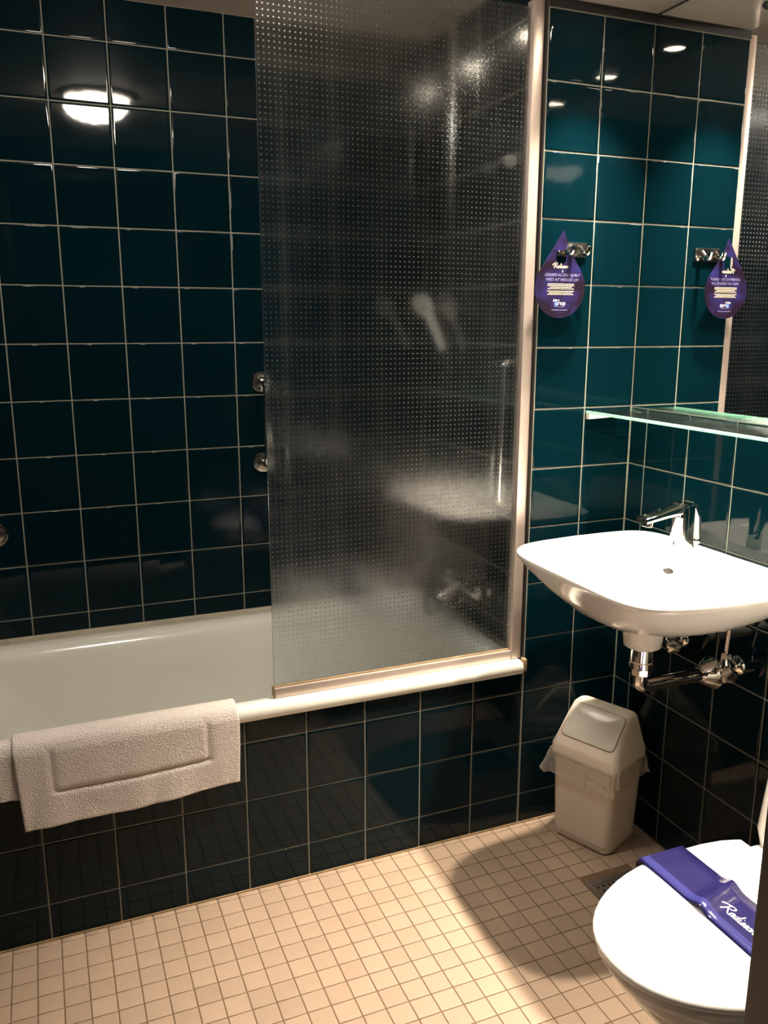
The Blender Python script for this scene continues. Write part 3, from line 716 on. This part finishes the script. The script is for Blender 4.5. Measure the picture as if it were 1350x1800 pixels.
# ------------------------------------------------------------------ hook and drop-shaped card
hk = thing('robe_hook', 'small chrome double hook on the teal wall behind the card', 'hook', (-.212, 0, 1.53))
part('plate', box(-.254, -.170, -.006, 0, 1.533, 1.568, .0015), M['chromed'], hk, 30)
for x in (-.236, -.190):
    part('prong', tube(smooth_path([(x, -.005, 1.558), (x, -.022, 1.542), (x, -.036, 1.541), (x + .002, -.044, 1.556)], 6), [.0065] * 13 + [.0065] * 6, 10), M['chrome'], hk)
CX, CZ, CR, CY = -.2605, 1.4585, .0715, -.031
def card():
    # teardrop with a keyhole slit: outline walked once around, notch included
    apx, apz = -.2555, 1.5925; P = []
    ta = 52
    P.append((apx, apz))
    # right slit: the drop's right shoulder is cut open from hole to edge
    right = [(-.2475, 1.5715), (-.2415, 1.556)]
    hole_c, hr = (-.2605, 1.5315), .0150
    P += right
    P += [(-.2465, 1.549), (hole_c[0] - .0005 - hr * .9, 1.5435)]
    for k in range(0, 13):
        a = math.radians(175 + (365 - 175) * k / 12); P.append((hole_c[0] + hr * math.cos(a), hole_c[1] - .003 + hr * math.sin(a) * 1.05))
    P += [(-.2425, 1.538), (-.2330, 1.5435), (-.2270, 1.5330)]
    for k in range(0, 41):
        a = math.radians(38 - (38 + 180 + 38 - 2) * k / 40)
        sx = CR; z = CZ + CR * math.sin(a); x = CX + sx * math.cos(a)
        P.append((x, z))
    P += [(-.3060, 1.518), (-.2860, 1.548), (-.2690, 1.574)]
    return P
cp = card()
cardo = thing('hanging_card', 'violet drop-shaped paper card hanging on the robe hook', 'card', (CX, CY, CZ - CR))
def sheet(P, y0, y1):
    bm = bmesh.new(); vs = [bm.verts.new((x, y0 , z)) for x, z in P]; f = bm.faces.new(vs)
    r = bmesh.ops.extrude_face_region(bm, geom=[f]); 
    for v in r['geom']:
        if isinstance(v, bmesh.types.BMVert): v.co.y = y1
    bmesh.ops.triangulate(bm, faces=bm.faces[:]); bm.verts.index_update(); return from_bm(bm)
part('sheet', sheet(cp, CY, CY + .0008), M['card'], cardo, None)
def text_geo(s, x, z, h, maxw=None, shear=0, y=CY - .0003):
    c = bpy.data.curves.new('t', 'FONT'); c.body = s; c.size = h; c.align_x = 'CENTER'; c.shear = shear; c.resolution_u = 2
    o = bpy.data.objects.new('t', c); COL.objects.link(o)
    me = bpy.data.meshes.new_from_object(o.evaluated_get(bpy.context.evaluated_depsgraph_get()))
    V = [tuple(v.co) for v in me.vertices]; F = [tuple(p.vertices) for p in me.polygons]
    bpy.data.objects.remove(o); bpy.data.curves.remove(c); bpy.data.meshes.remove(me)
    k = 1
    if maxw and V:
        wd = max(v[0] for v in V) - min(v[0] for v in V); k = maxw / wd
    return [(x + v[0] * k, y, z + v[1]) for v in V], F
part('wordmark', script_geo((CX - .019, CY - .0003, 1.5045), (1, 0, 0), (0, 0, 1), (0, -1, 0), .0118, .06, 0), M['cream'], cardo, None)
part('emblem', gjoin(box(CX + .0045, CX + .0062, CY - .0003, CY - .0002, 1.4945, 1.4995), box(CX + .0030, CX + .0062, CY - .0003, CY - .0002, 1.4985, 1.4998)), M['white'], cardo, None)
part('headline', gjoin(text_geo('GENBRUG OG HJÆLP', CX + .004, 1.4855, .0092, .100, .25), text_geo('MED AT REDDE LIV', CX + .004, 1.4745, .0092, .094, .25)), M['dim'], cardo, None)
rb = random.Random(11); para = []
for zz, wd in ((1.4665, .074), (1.4628, .076), (1.4591, .062), (1.4554, .074), (1.4496, .078), (1.4459, .066), (1.4422, .074)):
    x = CX + .002 - wd / 2
    while x < CX + .002 + wd / 2:
        q = rb.uniform(.003, .009); e = min(x + q, CX + .002 + wd / 2); para.append(box(x, e, CY - .0003, CY - .0002, zz, zz + .0017)); x = e + .0013
part('small_print', gjoin(*para), M['cream'], cardo, None)
part('logo', gjoin(text_geo('just a', CX - .010, 1.4270, .0085, .018, .3), text_geo('rop', CX + .006, 1.4180, .0145, .021)), M['white'], cardo, None)
part('logo_drop', gjoin(([(CX - .0095 + .0052 * math.sin(a) * (1 if a < 9 else 1), CY - .0003, 1.4205 + .0055 * math.cos(a) + (.004 if k == 0 else 0)) for k, a in enumerate([6.283 * k / 14 for k in range(14)])], [tuple(range(14))])), M['bluep'], cardo, None)
part('web_line', gjoin(*[box(CX - .022 + k * .0046, CX - .022 + k * .0046 + .0038, CY - .0003, CY - .0002, 1.4055, 1.4068) for k in range(10)], *[box(CX - .016 + k * .0046, CX - .016 + k * .0046 + .0036, CY - .0003, CY - .0002, 1.4135, 1.4143) for k in range(6)]), M['dim'], cardo, None)

# ------------------------------------------------------------------ lamps
def downlight(label, x, y):
    t = thing('downlight', label, 'ceiling light', (x, y, ZC - .006), 'recessed spotlights over the mirror')
    part('ring', lathe([(.030, -.0005), (.041, -.001), (.042, -.004), (.040, -.006), (.031, -.005), (.0285, -.002)], (x, y, ZC), n=30, cap0=False, cap1=False), M['chrome'], t, 40)
    part('lens', lathe([(.0, -.0012), (.0285, -.0012), (.0285, -.0004)], (x, y, ZC), n=24), M['lens'], t, None)
    a = bpy.data.lights.new('lamp', 'AREA'); a.shape = 'DISK'; a.size = .045; a.energy = DOWN_W; a.color = WARM; a.spread = math.radians(76)
    o = bpy.data.objects.new('lamp', a); COL.objects.link(o); o.parent = t; o.location = (0, 0, -.0005)
downlight('recessed spotlight nearest the far tiled wall, seen in the mirror', -.210, -.180)
downlight('middle recessed spotlight over the washbasin', -.215, -.480)
downlight('recessed spotlight nearest the door', -.222, -.768)
dx_, dy_ = -1.172, -.365
dm = thing('dome_lamp', 'round opal dome lamp on the ceiling in front of the tub', 'ceiling light', (dx_, dy_, ZA - .08))
part('base_ring', lathe([(.0, 0), (.132, 0), (.134, -.008), (.130, -.018), (.119, -.020), (.0, -.020)], (dx_, dy_, ZA), n=40), M['alu'], dm)
part('diffuser', lathe([(.118, -.0202), (.116, -.030), (.107, -.046), (.089, -.060), (.06, -.071), (.026, -.077), (.0, -.078)], (dx_, dy_, ZA), n=40, cap0=False, cap1=False), M['dome'], dm, 60)
hl = thing('hall_lamp', 'square panel lamp on the corridor ceiling behind the door', 'ceiling light', (-1.45, -2.55, 2.38))
part('housing', box(-1.62, -1.28, -2.72, -2.38, 2.385, 2.3999), M['alu'], hl, None)
part('panel', box(-1.60, -1.30, -2.70, -2.40, 2.380, 2.3848), M['hall_l'], hl, None)
